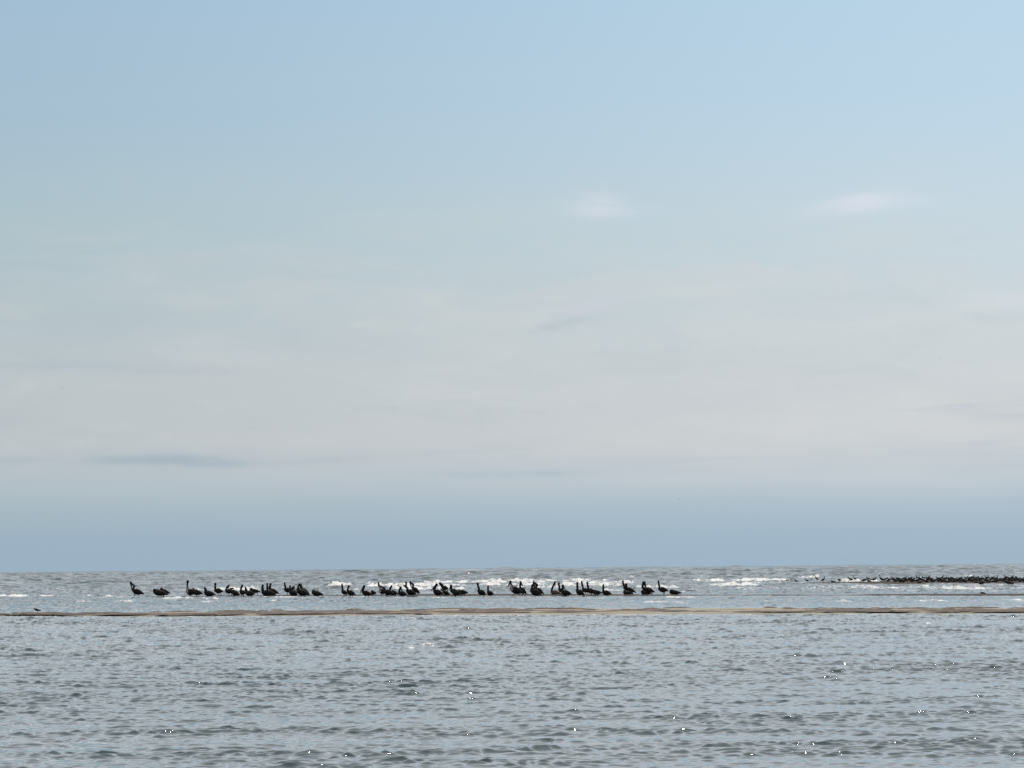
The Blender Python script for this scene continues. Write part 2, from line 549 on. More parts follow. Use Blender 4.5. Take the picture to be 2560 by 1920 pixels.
# breaking waves and foam: x0, x1 (photo columns), y0, y1 (photo rows of the water line at both ends), height m, foam strength, depth of spilled foam m
BREAKERS = [
    (1180, 1550, 1456, 1455, 0.442, 1, 5), (900, 1180, 1468, 1465, 0.39, 1, 5), (1175, 1600, 1464, 1467, 0.338, 0.9, 5),
    (960, 1180, 1475, 1474, 0.312, 0.9, 5), (815, 885, 1466, 1466, 0.364, 0.95, 3), (1585, 1705, 1470, 1471, 0.338, 1, 4),
    (1700, 2010, 1456, 1454, 0.312, 0.95, 4), (1755, 1935, 1465, 1465, 0.26, 0.95, 4), (1738, 1790, 1443, 1443, 0.26, 0.75, 2),
    (1815, 1865, 1442, 1442, 0.26, 0.7, 2), (1994, 2052, 1447, 1447, 0.468, 1.1, 4), (2095, 2205, 1455, 1455, 0.39, 1, 3),
    (-300, 32, 1481, 1480.5, 0.3, 1.1, 5), (-500, 200, 1497, 1491, 0.14, 0.85, 3), (200, 335, 1491, 1494, 0.12, 0.65, 3),
    (190, 228, 1504, 1504, 0.1, 0.576, 2), (285, 335, 1505, 1504.5, 0.13, 0.648, 2), (515, 665, 1476, 1476, 0.286, 0.9, 4),
    (390, 560, 1498, 1497, 0.1, 0.7, 3), (496, 530, 1506, 1506, 0.12, 0.72, 2), (562, 572, 1506, 1506, 0.1, 0.72, 1),
    (655, 692, 1503.5, 1503.5, 0.12, 0.684, 2), (735, 830, 1468, 1468, 0.12, 0.55, 3), (600, 790, 1492.5, 1493.5, 0.03, 0.8, 3),
    (850, 1000, 1493, 1493, 0.03, 0.55, 2), (1080, 1120, 1495, 1495, 0.05, 1, 2), (1660, 1740, 1494, 1494, 0.05, 0.85, 2),
    (1600, 1720, 1507, 1507, 0.08, 0.612, 2), (1905, 2000, 1504, 1504, 0.07, 0.504, 2), (2078, 2130, 1505, 1504.5, 0.08, 0.648, 2), (2285, 2375, 1504, 1503, 0.07, 0.612, 2),
    (2490, 2560, 1501, 1501, 0.06, 0.576, 2), (1965, 2600, 1471, 1471, 0.1, 0.62, 14), (2240, 2600, 1466, 1466, 0.04, 0.55, 14),
    (2350, 2480, 1473, 1474, 0.208, 1, 4), (1960, 2240, 1468, 1467, 0.05, 0.6, 10), (2405, 2440, 1444, 1444, 0.26, 0.8, 2),
    (2543, 2556, 1434, 1434, 0.39, 1, 2), (1570, 1584, 1445, 1445, 0.39, 1, 2), (1630, 1720, 1481, 1480, 0.08, 0.6, 3), (1850, 1900, 1477, 1476, 0.08, 0.75, 2),
    (1300, 1660, 1496, 1496, 0.04, 0.5, 2), (2000, 2560, 1478, 1479, 0.06, 0.45, 3),
    (1000, 1062, 1550, 1549.5, 0.09, 0.42, 0.8), (1000, 1040, 1624, 1624, 0.05, 0.34, 0.4), (1045, 1090, 1617, 1616, 0.07, 0.4, 0.4),
    (1458, 1492, 1580, 1579, 0.08, 0.45, 0.5), (2315, 2342, 1563, 1562, 0.08, 0.5, 0.5), (498, 516, 1598, 1597, 0.08, 0.42, 0.4),
    (380, 525, 1478, 1477, .14, .72, 3), (60, 180, 1476, 1476, .12, .5, 3), (330, 400, 1473, 1473, .14, .6, 2), (690, 740, 1474, 1474, .12, .55, 2), (800, 1000, 1477, 1478, .12, .55, 3),
    (1700, 1960, 1474, 1473, .12, .55, 4), (1860, 1960, 1459, 1459, .2, .8, 3), (985, 1400, 1460, 1459, .34, .95, 5), (1420, 1600, 1460, 1460, .3, .9, 5), (1280, 1420, 1471, 1471, .2, .7, 4), (890, 960, 1462, 1462, .25, .9, 4), (1500, 1570, 1478, 1478, .2, .7, 4),
]


def vnoise(seed):
    rng = np.random.RandomState(seed)
    c = [(rng.rand() * 6.28, rng.rand() * 6.28, 1.55 ** k) for k in range(7)]
    def f(s, base):
        o = 0
        for ph, _, m_ in c:
            o = o + np.sin(s * base * m_ + ph) / (m_ ** 0.45)
        return o / 2.0
    return f


def sea():
    chunk = 200
    parts, foam_sheens, roughs, calms = [], [], [], []
    step_lat = np.gradient(bb)
    brk = []
    for i, (x0, x1, y0, y1, H, F, dd) in enumerate(BREAKERS):
        g0, g1 = ground(x0, y0), ground(x1, y1)
        brk.append((g0, g1, H, F, dd, vnoise(100 + i)))
    gust = vnoise(5)
    gust2 = vnoise(6)
    for c0 in range(0, len(rr), chunk):
        r = rr[c0:c0 + chunk]
        Yg, B = np.meshgrid(r, bb, indexing='ij')
        Xg = B * Yg
        dst = np.maximum(np.gradient(rr)[c0:c0 + chunk][:, None] * np.ones_like(B) * 0.6, Yg * step_lat[None, :])
        x = Xg.copy()
        y = Yg.copy()
        z = np.zeros_like(x)
        # calm water close to the bars
        amp = np.ones_like(x)
        foam_sheen = np.zeros_like(x)
        calm = np.zeros_like(x)
        bq = B[0]
        for near, far, cn, cf in ((BAR1_NEAR, BAR1_FAR, 4.5, 6.0), (BAR2_NEAR, BAR2_FAR, 13.0, 4.0), (BAR3_NEAR, BAR3_FAR, 12.0, 6.0)):
            rn = np.interp(bq, *near)[None, :]
            rf = np.interp(bq, *far)[None, :]
            inside = ((bq > near[0][0]) & (bq < near[0][-1]))[None, :]
            dn = rn - Yg
            df = Yg - rf
            d = np.where(dn > 0, dn / cn, np.where(df > 0, df / cf, 0.0))
            s = np.clip(d, 0, 1)
            s = s * s * (3 - 2 * s)
            s = np.where(inside, s, 1.0)
            amp *= 0.04 + 0.96 * s
            calm = np.maximum(calm, 1 - s)
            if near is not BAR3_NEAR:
                sheen = np.exp(-(dn / (2.6 if near is BAR1_NEAR else 5.0)) ** 2) * np.where(dn > -0.6, 1, 0) * inside  # pale fringe painted in for the bright sky sheen on calm water
                foam_sheen = np.maximum(foam_sheen, sheen * (0.55 + 0.10 * gust(Xg, 0.35)) * (1.0 if near is BAR1_NEAR else 0.75))
        # gust patches: smoother and rougher water
        gp = 1.0 + 0.16 * gust(Xg * 0.8 + Yg * 0.30, 0.55) + 0.16 * gust2(Yg * 0.55 - Xg * 0.45, 0.50)
        gp = np.clip(gp, 0.45, 1.6)
        lostslope = np.zeros_like(x)
        grp = 1.0
        for bi in (5, 4, 3, 2, 1, 0):
            L, lo, hi, s_, t0, sp, p_ = BANDS[bi]
            a = np.interp(r, AR, AMP[bi])[:, None] * amp
            if bi < 3:
                a = a * gp * (grp if bi < 2 else 1.0)
            att = np.clip((lo * 1.6 / dst - 1.0) / 1.5, 0, 1)
            att = att * att * (3 - 2 * att)
            lam = math.sqrt(lo * hi)
            lostslope += ((1 - att) * a * 6.28 / lam) ** 2
            a = a * att
            if a.max() <= 1e-6:
                continue
            ca, sa = math.cos(0.21 * bi), math.sin(0.21 * bi)
            h, dx, dy = sample(TILES[bi], L, Xg + 37.1 * bi, Yg + 11.3 * bi)
            z += a * h
            if bi in (2, 3):
                grp = np.clip(grp + (0.28 if bi == 2 else 0.20) * h, 0.3, 1.6)
            ch = (0.75 if bi == 0 else 0.95) if bi < 3 else 0.9
            x -= a * dx * ch
            y -= a * dy * ch
        # breaking waves
        for g0, g1, H, F, dd, nz in brk:
            ymin, ymax = min(g0.y, g1.y) - dd - 4, max(g0.y, g1.y) + 9
            if r[-1] < ymin or r[0] > ymax:
                continue
            t = (Xg - g0.x) / (g1.x - g0.x)
            cols_ = np.where((t.max(0) > -0.15) & (t.min(0) < 1.15))[0]
            if len(cols_) == 0:
                continue
            sl = slice(cols_[0], cols_[-1] + 1)
            tt, xx = t[:, sl], Xg[:, sl]
            length = abs(g1.x - g0.x)
            yc = g0.y + (g1.y - g0.y) * tt + nz(xx, 2.2 / (1 + 0.12 * length)) * min(1.0 + 0.02 * length, 2.4) * (0.25 if g0.y < 135 else 1)
            s = Yg[:, sl] - yc
            env = np.clip(tt / 0.12, 0, 1) * np.clip((1 - tt) / 0.12, 0, 1)
            env = env * (0.72 + 0.28 * nz(xx + 55, 1.3))
            env = np.clip(env, 0, 1.2)
            sc_ = 1.0 if g0.y > 135 else 0.35
            prof = np.where(s < 0, np.exp(-(s / (0.75 * sc_)) ** 2), np.exp(-(s / (2.6 * sc_)) ** 2))
            z[:, sl] += H * env * prof
            fz = np.where(s < 0, np.exp(-(np.maximum(-s - dd * 0.25, 0) / (dd * 0.6)) ** 2), np.exp(-(s / (0.9 * sc_)) ** 2))
            ff = (F * 0.95) * np.clip(env * 1.3, 0, 1) * fz
            foam_sheen[:, sl] = np.maximum(foam_sheen[:, sl], ff)
        z -= (Xg ** 2 + Yg ** 2) / (2 * 6.371e6)
        parts.append(np.stack([x, y, z], -1).astype(np.float32))
        foam_sheens.append(foam_sheen.astype(np.float32))
        roughs.append(np.clip(0.028 + 0.42 * np.sqrt(lostslope), 0.028, 0.16).astype(np.float32))
        calms.append(calm.astype(np.float32))
    P = np.concatenate(parts)
    me = grid_mesh('sea', P, [water_material()], {'foam_sheen': np.concatenate(foam_sheens), 'rough': np.concatenate(roughs), 'calm': np.concatenate(calms)})
    o = link(bpy.data.objects.new('sea', me))
    tag(o, kind='structure')


sea()

# seabed and the beach the camera stands on, one sheet
nb = 90
yy = np.concatenate([np.linspace(-60, 30, 60), np.geomspace(31, 12000, 40)])
xx = np.concatenate([-np.geomspace(9000, 5, 40), np.linspace(-4, 4, 5), np.geomspace(5, 9000, 40)])
XX, YY = np.meshgrid(xx, yy)
ZZ = np.where(YY < 6, 0.10 + (6 - YY) * 0.03, np.maximum(0.10 - (YY - 6) * 0.06, -2.5)) - (XX ** 2 + YY ** 2) / (2 * 6.371e6) 
ZZ = np.minimum(ZZ, 0.16)
gm = grid_mesh('ground', np.stack([XX, YY, ZZ], -1), [sand], {'wet': (YY > 3) * 1.0, 'wrack': 0 * XX})
tag(link(bpy.data.objects.new('ground', gm)), kind='structure')


# ------------------------------------------------------------------ birds
def feather(name, c, c2, rough=0.75):
    m_, n = newmat(name)
    tcn = n.n('ShaderNodeTexCoord')
    mp = n.n('ShaderNodeMapping')
    mp.inputs['Scale'].default_value = (14, 40, 40)
    n.put(mp.inputs[0], tcn.outputs['Object'])
    f = n.noise(mp.outputs[0], 1.0, 3.0, 0.6)
    p = n.n('ShaderNodeBsdfPrincipled')
    n.put(p.inputs['Base Color'], n.mix(n.step(f, 0.35, 0.65), (*c, 1), (*c2, 1)))
    p.inputs['Roughness'].default_value = rough
    p.inputs['Specular IOR Level'].default_value = 0.12
    finish(n, p.outputs[0])
    return m_


FE_DARK = feather('dark_feathers', (0.006, 0.005, 0.005), (0.010, 0.009, 0.009))
FE_WING = feather('wing_feathers', (0.007, 0.0065, 0.0065), (0.014, 0.012, 0.012))
FE_BROWN = feather('brown_feathers', (0.045, 0.031, 0.028), (0.085, 0.062, 0.057))
FE_PALE = feather('pale_breast_feathers', (0.16, 0.155, 0.16), (0.24, 0.23, 0.235))
SKIN = feather('dark_leg_skin', (0.012, 0.011, 0.010), (0.02, 0.018, 0.016), 0.5)
BILL = feather('dark_bill_horn', (0.012, 0.012, 0.012), (0.022, 0.02, 0.018), 0.5)


def catmull(ctrl, n):
    """ctrl: list of tuples (any dims) -> interpolated array"""
    c = np.array(ctrl, float)
    m_ = len(c)
    seg = np.linspace(0, m_ - 1, n)
    out_ = []
    for s in seg:
        i = min(int(s), m_ - 2)
        t = s - i
        p0 = c[max(i - 1, 0)]
        p1, p2 = c[i], c[i + 1]
        p3 = c[min(i + 2, m_ - 1)]
        out_.append(0.5 * ((2 * p1) + (-p0 + p2) * t + (2 * p0 - 5 * p1 + 4 * p2 - p3) * t * t + (-p0 + 3 * p1 - 3 * p2 + p3) * t ** 3))
    return np.array(out_)


def sweep(name, ctrl, mats, n=26, seg=12, pick=None):
    """ctrl: (x, y, z, radius in the side plane, radius across). The path lies in a plane of constant direction (side view)."""
    A = catmull(ctrl, n)
    A[:, 3:] = np.maximum(A[:, 3:], 0.003)
    T = np.gradient(A[:, :3], axis=0)
    T /= (np.linalg.norm(T, axis=1)[:, None] + 1e-9)
    side = np.array([0, 1.0, 0])
    vs, fs, mi = [], [], []
    for i in range(n):
        nrm = np.cross(side, T[i])
        nrm /= (np.linalg.norm(nrm) + 1e-9)
        for k in range(seg):
            a = 2 * math.pi * k / seg
            vs.append(A[i, :3] + nrm * A[i, 3] * math.cos(a) + side * A[i, 4] * math.sin(a))
    for i in range(n - 1):
        for k in range(seg):
            k2 = (k + 1) % seg
            fs.append((i * seg + k, i * seg + k2, (i + 1) * seg + k2, (i + 1) * seg + k))
            mi.append(pick(i / n, k / seg) if pick else 0)
    vs.append(A[0, :3] - T[0] * A[0, 3] * 0.5)
    vs.append(A[-1, :3] + T[-1] * A[-1, 3] * 0.5)
    for k in range(seg):
        k2 = (k + 1) % seg
        fs.append((len(vs) - 2, k2, k)); mi.append(0)
        fs.append((len(vs) - 1, (n - 1) * seg + k, (n - 1) * seg + k2)); mi.append(0)
    me = bpy.data.meshes.new(name)
    me.from_pydata([tuple(v) for v in vs], [], fs)
    for m_ in mats:
        me.materials.append(m_)
    me.polygons.foreach_set('material_index', mi)
    me.polygons.foreach_set('use_smooth', [True] * len(fs))
    me.update()
    return me


def part(name, me, parent):
    return link(bpy.data.objects.new(name, me), parent)


GROUP = 'brown pelicans resting along the low sandbar'


def pelican(label, foot, tail, front, thick, head, bill, legs=None, bulge=0.0, tone='dark', sit=False, headr=2.7, group=GROUP):
    """all arguments are photo pixels read off the bird; foot row gives its distance, every piece is built at that distance in full 3D"""
    cx = (tail[0] + front[0]) / 2.0
    g = ground(cx, foot)
    D = g.y
    k = D / F_PX                                    # metres per pixel there
    root = link(bpy.data.objects.new('pelican', None))
    root.empty_display_size = 0.2
    root.location = (g.x, g.y, 0.0)
    tag(root, label, 'pelican', group)
    def W(p, dy=0.0):
        q = at_depth(p[0], p[1], D)
        return (q.x - g.x, dy, q.z)
    tx, ty = tail
    fx0, fy0 = front
    hx, hy = head
    bx_, by_ = bill
    s = 1.0 if tx > fx0 else -1.0                   # facing left: tail is on the right
    th = thick * 1.05
    headr = headr * 1.1
    # body axis, tail to breast (carried a little higher so the legs show)
    lift = 0.0 if sit else 0.09 * thick
    ty -= lift
    fy0 -= lift
    def L(t):
        return (tx + (fx0 - tx) * t, ty + (fy0 - ty) * t)
    pts = []
    def add(p, ra, rb=None):
        w_ = W(p)
        pts.append((w_[0], w_[1], w_[2], ra * k, (rb if rb is not None else ra) * k))
    add((tx, ty), 0.5, 2.0)
    a = L(0.16); add((a[0], a[1] - 0.08 * th), th * 0.17, 2.8)
    a = L(0.38); add((a[0], a[1] - 0.05 * th), th * 0.40, th * 0.44)
    a = L(0.62); add((a[0], a[1]), th * 0.54, th * 0.52)
    a = L(0.82); add((a[0], a[1]), th * 0.50, th * 0.46)
    # breast turning up into the neck
    a = L(0.96); add((a[0], a[1] - th * 0.10), th * 0.34, th * 0.33)
    nbx, nby = fx0 - s * 0.0, fy0 - th * 0.42
    hd = math.hypot(hx - nbx, hy - nby)
    add((nbx + s * 0.6, nby), th * 0.20, th * 0.20)
    add((nbx + (hx - nbx) * 0.33 - s * bulge, nby + (hy - nby) * 0.33), 2.7, 2.4)
    add((nbx + (hx - nbx) * 0.70 - s * bulge * 0.5, nby + (hy - nby) * 0.70), 2.1, 1.8)
    add((hx + s * 0.5, hy + headr * 0.6), headr * 0.86, headr * 0.7)
    add((hx, hy), headr * 0.98, headr * 0.8)
    add((hx - s * headr * 0.3, hy - headr * 0.55), headr * 0.42, headr * 0.4)
    if tone == 'pale':
        pick = lambda i, a_: 1 if (0.36 < i < 0.60 and (0.30 < a_ < 0.70)) else 0
        # the pale patch is on the lower breast; ring start is the back or the belly depending on facing
        if s > 0:
            pick = lambda i, a_: 1 if (0.34 < i < 0.62 and (0.26 < a_ < 0.74)) else 0
        mats = [FE_DARK, FE_PALE]
    elif tone == 'brown':
        pick = lambda i, a_: 1 if (0.12 < i < 0.45) else 0
        mats = [FE_DARK, FE_BROWN]
    else:
        pick, mats = None, [FE_DARK]
    part('body', sweep('pelican_body', pts, mats, 36, 14, pick), root)
    # bill: long, hooked, with the pouch below
    bl = math.hypot(bx_ - hx, by_ - hy)
    ux, uy = (bx_ - hx) / (bl + 1e-6), (by_ - hy) / (bl + 1e-6)
    bp = []
    for t, ra, rb in ((0.05, 1.8, 1.4), (0.3, 1.9, 1.2), (0.6, 1.5, 1.0), (0.9, 0.95, 0.7), (1.0, 0.6, 0.5)):
        w_ = W((hx + ux * bl * t, hy + uy * bl * t))
        bp.append((w_[0], w_[1], w_[2], ra * k, rb * k))
    part('bill', sweep('pelican_bill', bp, [BILL], 12, 8), root)
    # folded wings lying along the flanks, tips crossing the tail
    wm = FE_BROWN if tone == 'brown' else FE_WING
    for sd in (-1, 1):
        wp = []
        for t, up_, ra, rb, off in ((0.02, -0.02, 0.04, 0.5, 0.10), (0.22, 0.06, 0.22, 0.9, 0.26), (0.5, 0.10, 0.36, 1.3, 0.40), (0.75, 0.10, 0.33, 1.4, 0.42), (0.88, 0.06, 0.16, 0.8, 0.36)):
            a = L(t)
            w_ = W((a[0], a[1] - up_ * th))
            wp.append((w_[0], sd * off * th * k, w_[2], ra * th * k, rb * k))
        part('wing', sweep('pelican_wing', wp, [wm], 14, 8), root)
    # legs with webbed feet
    if not sit:
        if legs is None:
            m0 = L(0.55)[0]
            legs = (m0 - 3.2, m0 + 3.0)
        for j, lx in enumerate(legs):
            tt = (lx - tx) / (fx0 - tx)
            tt = min(max(tt, 0.3), 0.9)
            top = L(tt)
            dy = (-0.07, 0.07)[j % 2]
            w0 = W((lx + s * 0.6, top[1] + th * 0.2), dy)
            w1 = W((lx, foot), dy)
            kz = 0.5 * (w0[2] + 0.0)
            lm = sweep('pelican_leg', [(w0[0], dy, w0[2], 0.028, 0.028), (w0[0] + s * 0.02, dy, kz, 0.017, 0.017), (w1[0], dy, 0.0, 0.015, 0.015), (w1[0], dy, -0.03, 0.016, 0.016)], [SKIN], 8, 6)
            lo = part('leg', lm, root)
            x1 = w1[0]
            fm = bpy.data.meshes.new('webbed_foot')
            v = [(x1 + s * 0.03, dy, 0.005), (x1 - s * 0.13, dy - 0.055, 0.0), (x1 - s * 0.15, dy, 0.004), (x1 - s * 0.13, dy + 0.055, 0.0)]
            vv = [(a_, b_, c_ + 0.012) for a_, b_, c_ in v] + [(a_, b_, c_ - 0.02) for a_, b_, c_ in v]
            fm.from_pydata(vv, [], [(0, 1, 2), (0, 2, 3), (4, 6, 5), (4, 7, 6), (0, 4, 5, 1), (1, 5, 6, 2), (2, 6, 7, 3), (3, 7, 4, 0)])
            fm.materials.append(SKIN)
            part('foot', fm, lo)
    return root


P = pelican
# photo pixels: foot row, tail, front (breast), thickness, head, bill tip
P('leftmost pelican, standing alone with its long bill hanging in front of its neck', 1494, (361, 1487), (333, 1477), 13, (326.5, 1456), (330, 1476), (335, 346), bulge=-5)
P('low preening pelican with flat back, front bird of the pair right of the lone one', 1493, (422, 1488), (385, 1481), 13, (393, 1475), (403, 1476), (394, 408), headr=2.0)
P('pelican with head drawn onto its back, behind the low preening one', 1491, (426, 1485), (402, 1477), 11, (405, 1472), (412, 1476), (408, 415))
P('tall pelican with round raised head and pale breast, left end of the main line', 1493.5, (492, 1484), (468, 1480), 15, (468.8, 1453), (469.5, 1466), (472, 475), tone='pale', headr=3.3)
P('hunched pelican with head tucked away, just right of the pale breasted one', 1491.5, (508, 1487), (482, 1479), 13, (487, 1474.5), (498, 1477), (490, 496), headr=2.2)
P('preening pelican with thin V of neck and bill, third from the pale breasted one', 1494, (540, 1489), (513, 1483), 13, (511.5, 1469), (519, 1478), (519, 529), headr=1.7)
P('pelican with big upright head behind the thin V preening bird', 1489.5, (559, 1481), (538, 1476), 12, (538, 1459.5), (536, 1472), (546, 551), headr=3.0)
P('narrow headed pelican with straight neck, middle of the left cluster', 1489, (584, 1481), (565, 1478), 11, (571.5, 1463), (570, 1473), (572, 578), headr=1.9)
P('small preening pelican showing only back and bent neck behind the left cluster', 1488.5, (589, 1482), (574, 1478), 9, (583, 1470.5), (575, 1473), (579, 583), headr=1.5)
P('squat hunched pelican standing in front of the left cluster with head sunk down', 1493.5, (600, 1489), (583, 1482), 12, (587, 1477.5), (583, 1482), (585, 593), headr=2.4)
P('pelican with raised head and bill against its neck, right of the squat one', 1490.5, (615, 1486), (602, 1480), 12, (604.8, 1464), (600, 1478), (603, 608), headr=2.9)
P('thin necked pelican in front with long dark body, right end of the left cluster', 1493.5, (638, 1487), (616, 1483), 13, (613.5, 1468.5), (613, 1478), (620, 627), headr=2.0)
P('crouching pelican with a rounded back behind the thin necked one', 1489.5, (652, 1481), (626, 1477), 10, (632, 1473), (628, 1476), (632, 642), headr=2.2)
P('pelican with knobbly head low over its breast, left of the close trio', 1492.5, (682, 1487), (657, 1482), 14, (656.5, 1463), (653, 1477), (662, 671), headr=2.8)
P('straight necked pelican standing in the middle of the close trio', 1492.5, (690, 1490), (668, 1480), 12, (668, 1458.5), (667, 1473), (673, 682), headr=1.9)
P('pelican with thick hooked head, right bird of the close trio', 1489.5, (698, 1486), (675, 1475), 11, (676, 1459.5), (671, 1473), (681, 688), headr=2.8)
P('upright pelican with leaning thick neck, left end of the group of four', 1489.5, (728, 1480), (713, 1474), 11, (711.5, 1457), (714, 1470), (718, 722), headr=2.2)
P('pelican with small round head in front within the group of four', 1491.5, (745, 1489), (725, 1481), 12, (725, 1465), (723, 1478), (728, 737), headr=2.5)
P('pelican twisting its reddish head back, centre of the group of four', 1489.5, (743, 1483), (728, 1478), 10, (733.5, 1468), (729, 1476), (732, 737), headr=3.4)
P('large dark pelican with blunt head and sloping bill, front right of the group of four', 1491.5, (773, 1489), (745, 1479), 14, (748.5, 1461), (740, 1477), (752, 762), bulge=1, headr=3.4)
P('pelican with long slanting back behind the large blunt headed one', 1489.5, (775, 1488), (754, 1474), 11, (752.5, 1462), (749, 1474), (759, 766), headr=2.4)
P('one legged low pelican with its head turned onto its back, standing alone', 1495.5, (809, 1488.5), (782, 1483), 12, (788, 1478), (795, 1477.5), (794,), headr=2.2)
P('slim pelican with thin curved neck, left bird of a pair in shallow water', 1492, (868, 1488), (856, 1478), 10, (855, 1460), (854.5, 1469), (860, 864), headr=1.9)
P('pelican with oval head, right bird of the pair in shallow water', 1494, (890, 1488.5), (869, 1480), 12, (871.5, 1465), (868, 1477), (875, 880), headr=2.5)
P('pelican with long bill pointing down clear of its breast, standing apart', 1495, (932, 1489.5), (907, 1481), 12, (910, 1465), (900, 1482.5), (912, 920), bulge=-1, headr=2.9)
P('small pelican crouched behind the one with the long drooping bill', 1488.5, (941, 1484), (930, 1482), 9, (930, 1476.5), (927, 1480), (934, 938), headr=1.9)
P('tall thin pelican with pale grey breast and upright neck, left of the long dark row', 1491.5, (968, 1483), (950, 1478), 13, (945.8, 1456), (946.5, 1468), (954, 963), tone='pale', headr=2.0)
P('pelican pointing its long bill down to the right over its back', 1493, (986, 1487), (961, 1479), 13, (952.5, 1465), (967, 1477.5), (965, 968), headr=2.0)
P('pelican with pointed oval head, middle of the long dark row', 1490, (996, 1486), (974, 1481), 12, (978.3, 1465), (976, 1477), (980, 988), headr=2.5)
P('pelican with bill pressed down to the right, end of the long dark row', 1492, (1019, 1489), (998, 1483), 12, (1001, 1469), (1008, 1482), (1003, 1010), headr=3.0)
P('pelican with bill slanting back to its shoulder, front of the leaning pair', 1491, (1041, 1488), (1018, 1478), 13, (1015, 1456), (1017, 1472), (1024, 1033), bulge=2, headr=2.4)
P('pelican resting its bill on the next bird, within the leaning pair', 1490, (1034, 1484), (1019, 1477), 10, (1009.5, 1463), (1020, 1473), (1022, 1030), headr=1.7)
P('tall pelican with forked neck and bill, rear right of the leaning pair', 1488.5, (1050, 1485), (1032, 1471), 11, (1025.5, 1455), (1028.5, 1470), (1038, 1044), bulge=-3, headr=2.7)
P('pelican with long bill stretched far down to the left, left of the scratching birds', 1491, (1109, 1488), (1086, 1479), 14, (1091, 1461), (1077, 1477.5), (1092, 1099), bulge=-1, headr=3.2)
P('rear pelican raised on the bar with head bent down to the left', 1488.5, (1122, 1474), (1106, 1469), 11, (1100, 1458), (1104, 1470), (1112, 1117), headr=3.2)
P('small crouched pelican low between two larger ones left of the horned head', 1489, (1126, 1487), (1108, 1480), 9, (1104, 1475), (1101, 1471), (1113, 1120), headr=1.8)
P('pelican with horn shaped head in front of the white surf', 1490, (1147, 1486), (1128, 1476), 12, (1127.5, 1463.5), (1123, 1474), (1133, 1139), headr=3.1)
P('dark pelican sunk low on its legs, right of the horn shaped head', 1492, (1155, 1487), (1134, 1482), 13, (1148, 1478), (1150, 1486), (1138, 1144), headr=2.5)
P('hunched pelican with pointed tail, right end of the scratching birds', 1489.5, (1171, 1484), (1148, 1480), 11, (1149, 1477), (1146, 1483), (1153, 1161), headr=2.4)
P('pelican with small ball head and long sloping neck, left of a pair', 1491.5, (1216, 1488), (1197, 1479), 13, (1193.7, 1458.5), (1195, 1471), (1201, 1209), headr=2.8)
P('short pelican with straight peg neck, right of the ball headed one', 1491, (1235, 1488), (1220, 1482), 11, (1220, 1465), (1219, 1476), (1222, 1228), headr=1.9)
P('striding pelican with big head, hanging bill and pale flank', 1491.5, (1310, 1486), (1278, 1472), 16, (1276, 1454), (1269, 1469), (1284, 1297), tone='pale', headr=3.2)
P('pelican with forked neck standing behind the striding one', 1488.5, (1317, 1486), (1300, 1472), 12, (1301.5, 1454.5), (1307, 1466), (1306, 1312), headr=2.3)
P('rear pelican of three whose head shows highest above the striped back', 1488.5, (1352, 1482), (1336, 1472), 10, (1333.5, 1455), (1334, 1466), (1340, 1346), headr=2.4)
P('pelican with bowed head and thin bill tip hanging left, front of three', 1491.5, (1354, 1488), (1330, 1479), 15, (1331, 1463), (1325, 1481), (1337, 1344), headr=3.4)
P('slanting pelican with a curled neck behind the bowed one', 1489, (1361, 1487), (1340, 1472), 11, (1338, 1457), (1343, 1470), (1346, 1352), bulge=-4, headr=2.2)
P('brown bodied pelican resting low with a straight neck above it', 1488.5, (1404, 1485), (1379, 1480), 12, (1387, 1454.5), (1388, 1468), sit=True, tone='brown', headr=2.3)
P('pelican with leaning neck between the brown one and the sloping head', 1489, (1412, 1483), (1398, 1473), 10, (1397, 1457.5), (1399, 1470), (1402, 1408), headr=2.5)
P('pelican with large sloping head and bill folded down to the right', 1491, (1430, 1488), (1406, 1481), 14, (1406.5, 1463.5), (1414, 1476), (1412, 1420), headr=3.2)
P('slender pelican with long leaning neck in front, left of three straight necks', 1491.5, (1462, 1489), (1443, 1478), 13, (1443, 1457), (1446, 1471), (1448, 1457), headr=2.8)
P('pelican with thinnest straight neck, middle of three straight necks', 1488, (1474, 1481), (1457, 1474), 10, (1454, 1454), (1454.5, 1466), (1463, 1468), headr=2.2)
P('pelican with thick leaning neck, right of three straight necks', 1489.5, (1490, 1485), (1470, 1475), 12, (1467.7, 1456.5), (1470, 1470), (1478, 1484), headr=2.7)
P('hunched pelican with head sunk in its shoulders right of the straight necks', 1489, (1507, 1484), (1484, 1481), 10, (1488, 1476.5), (1485, 1481), (1488, 1495), headr=2.6)
P('short pelican with narrow upright head, standing right of the hunched one', 1491.5, (1530, 1487), (1508, 1481), 12, (1508.2, 1461.5), (1507.5, 1474), (1514, 1519), headr=1.9)
P('pelican with tall narrow neck and head near a sitting one', 1487.5, (1578, 1477), (1560, 1470), 9, (1557, 1452.5), (1558, 1466), (1566, 1571), headr=2.3)
P('pelican with ball head turned away and long back slanting right', 1487.5, (1591, 1483), (1566, 1471), 10, (1565, 1460.5), (1563, 1468), (1573, 1580), headr=3.2)
P('sitting pelican with rounded pale ringed shoulder on the sandbar', 1488.5, (1584, 1484), (1560, 1482), 10, (1561, 1477), (1567, 1480), sit=True, headr=2.0)
P('pelican with head bowed and bill down, left of the arched pair', 1488.5, (1626, 1478), (1607, 1471), 9, (1607.5, 1455), (1604, 1471), (1610, 1615), headr=2.3)
P('pelican with neck arched against its neighbour, right of the arched pair', 1488, (1638, 1482), (1613, 1472), 11, (1611.7, 1455), (1605, 1468), (1622, 1629), headr=2.3)
P('sitting pelican lying flat with its bill along the sand below the arched pair', 1488, (1631, 1484), (1604, 1482), 9, (1610, 1476.5), (1620, 1478), sit=True, headr=2.2)
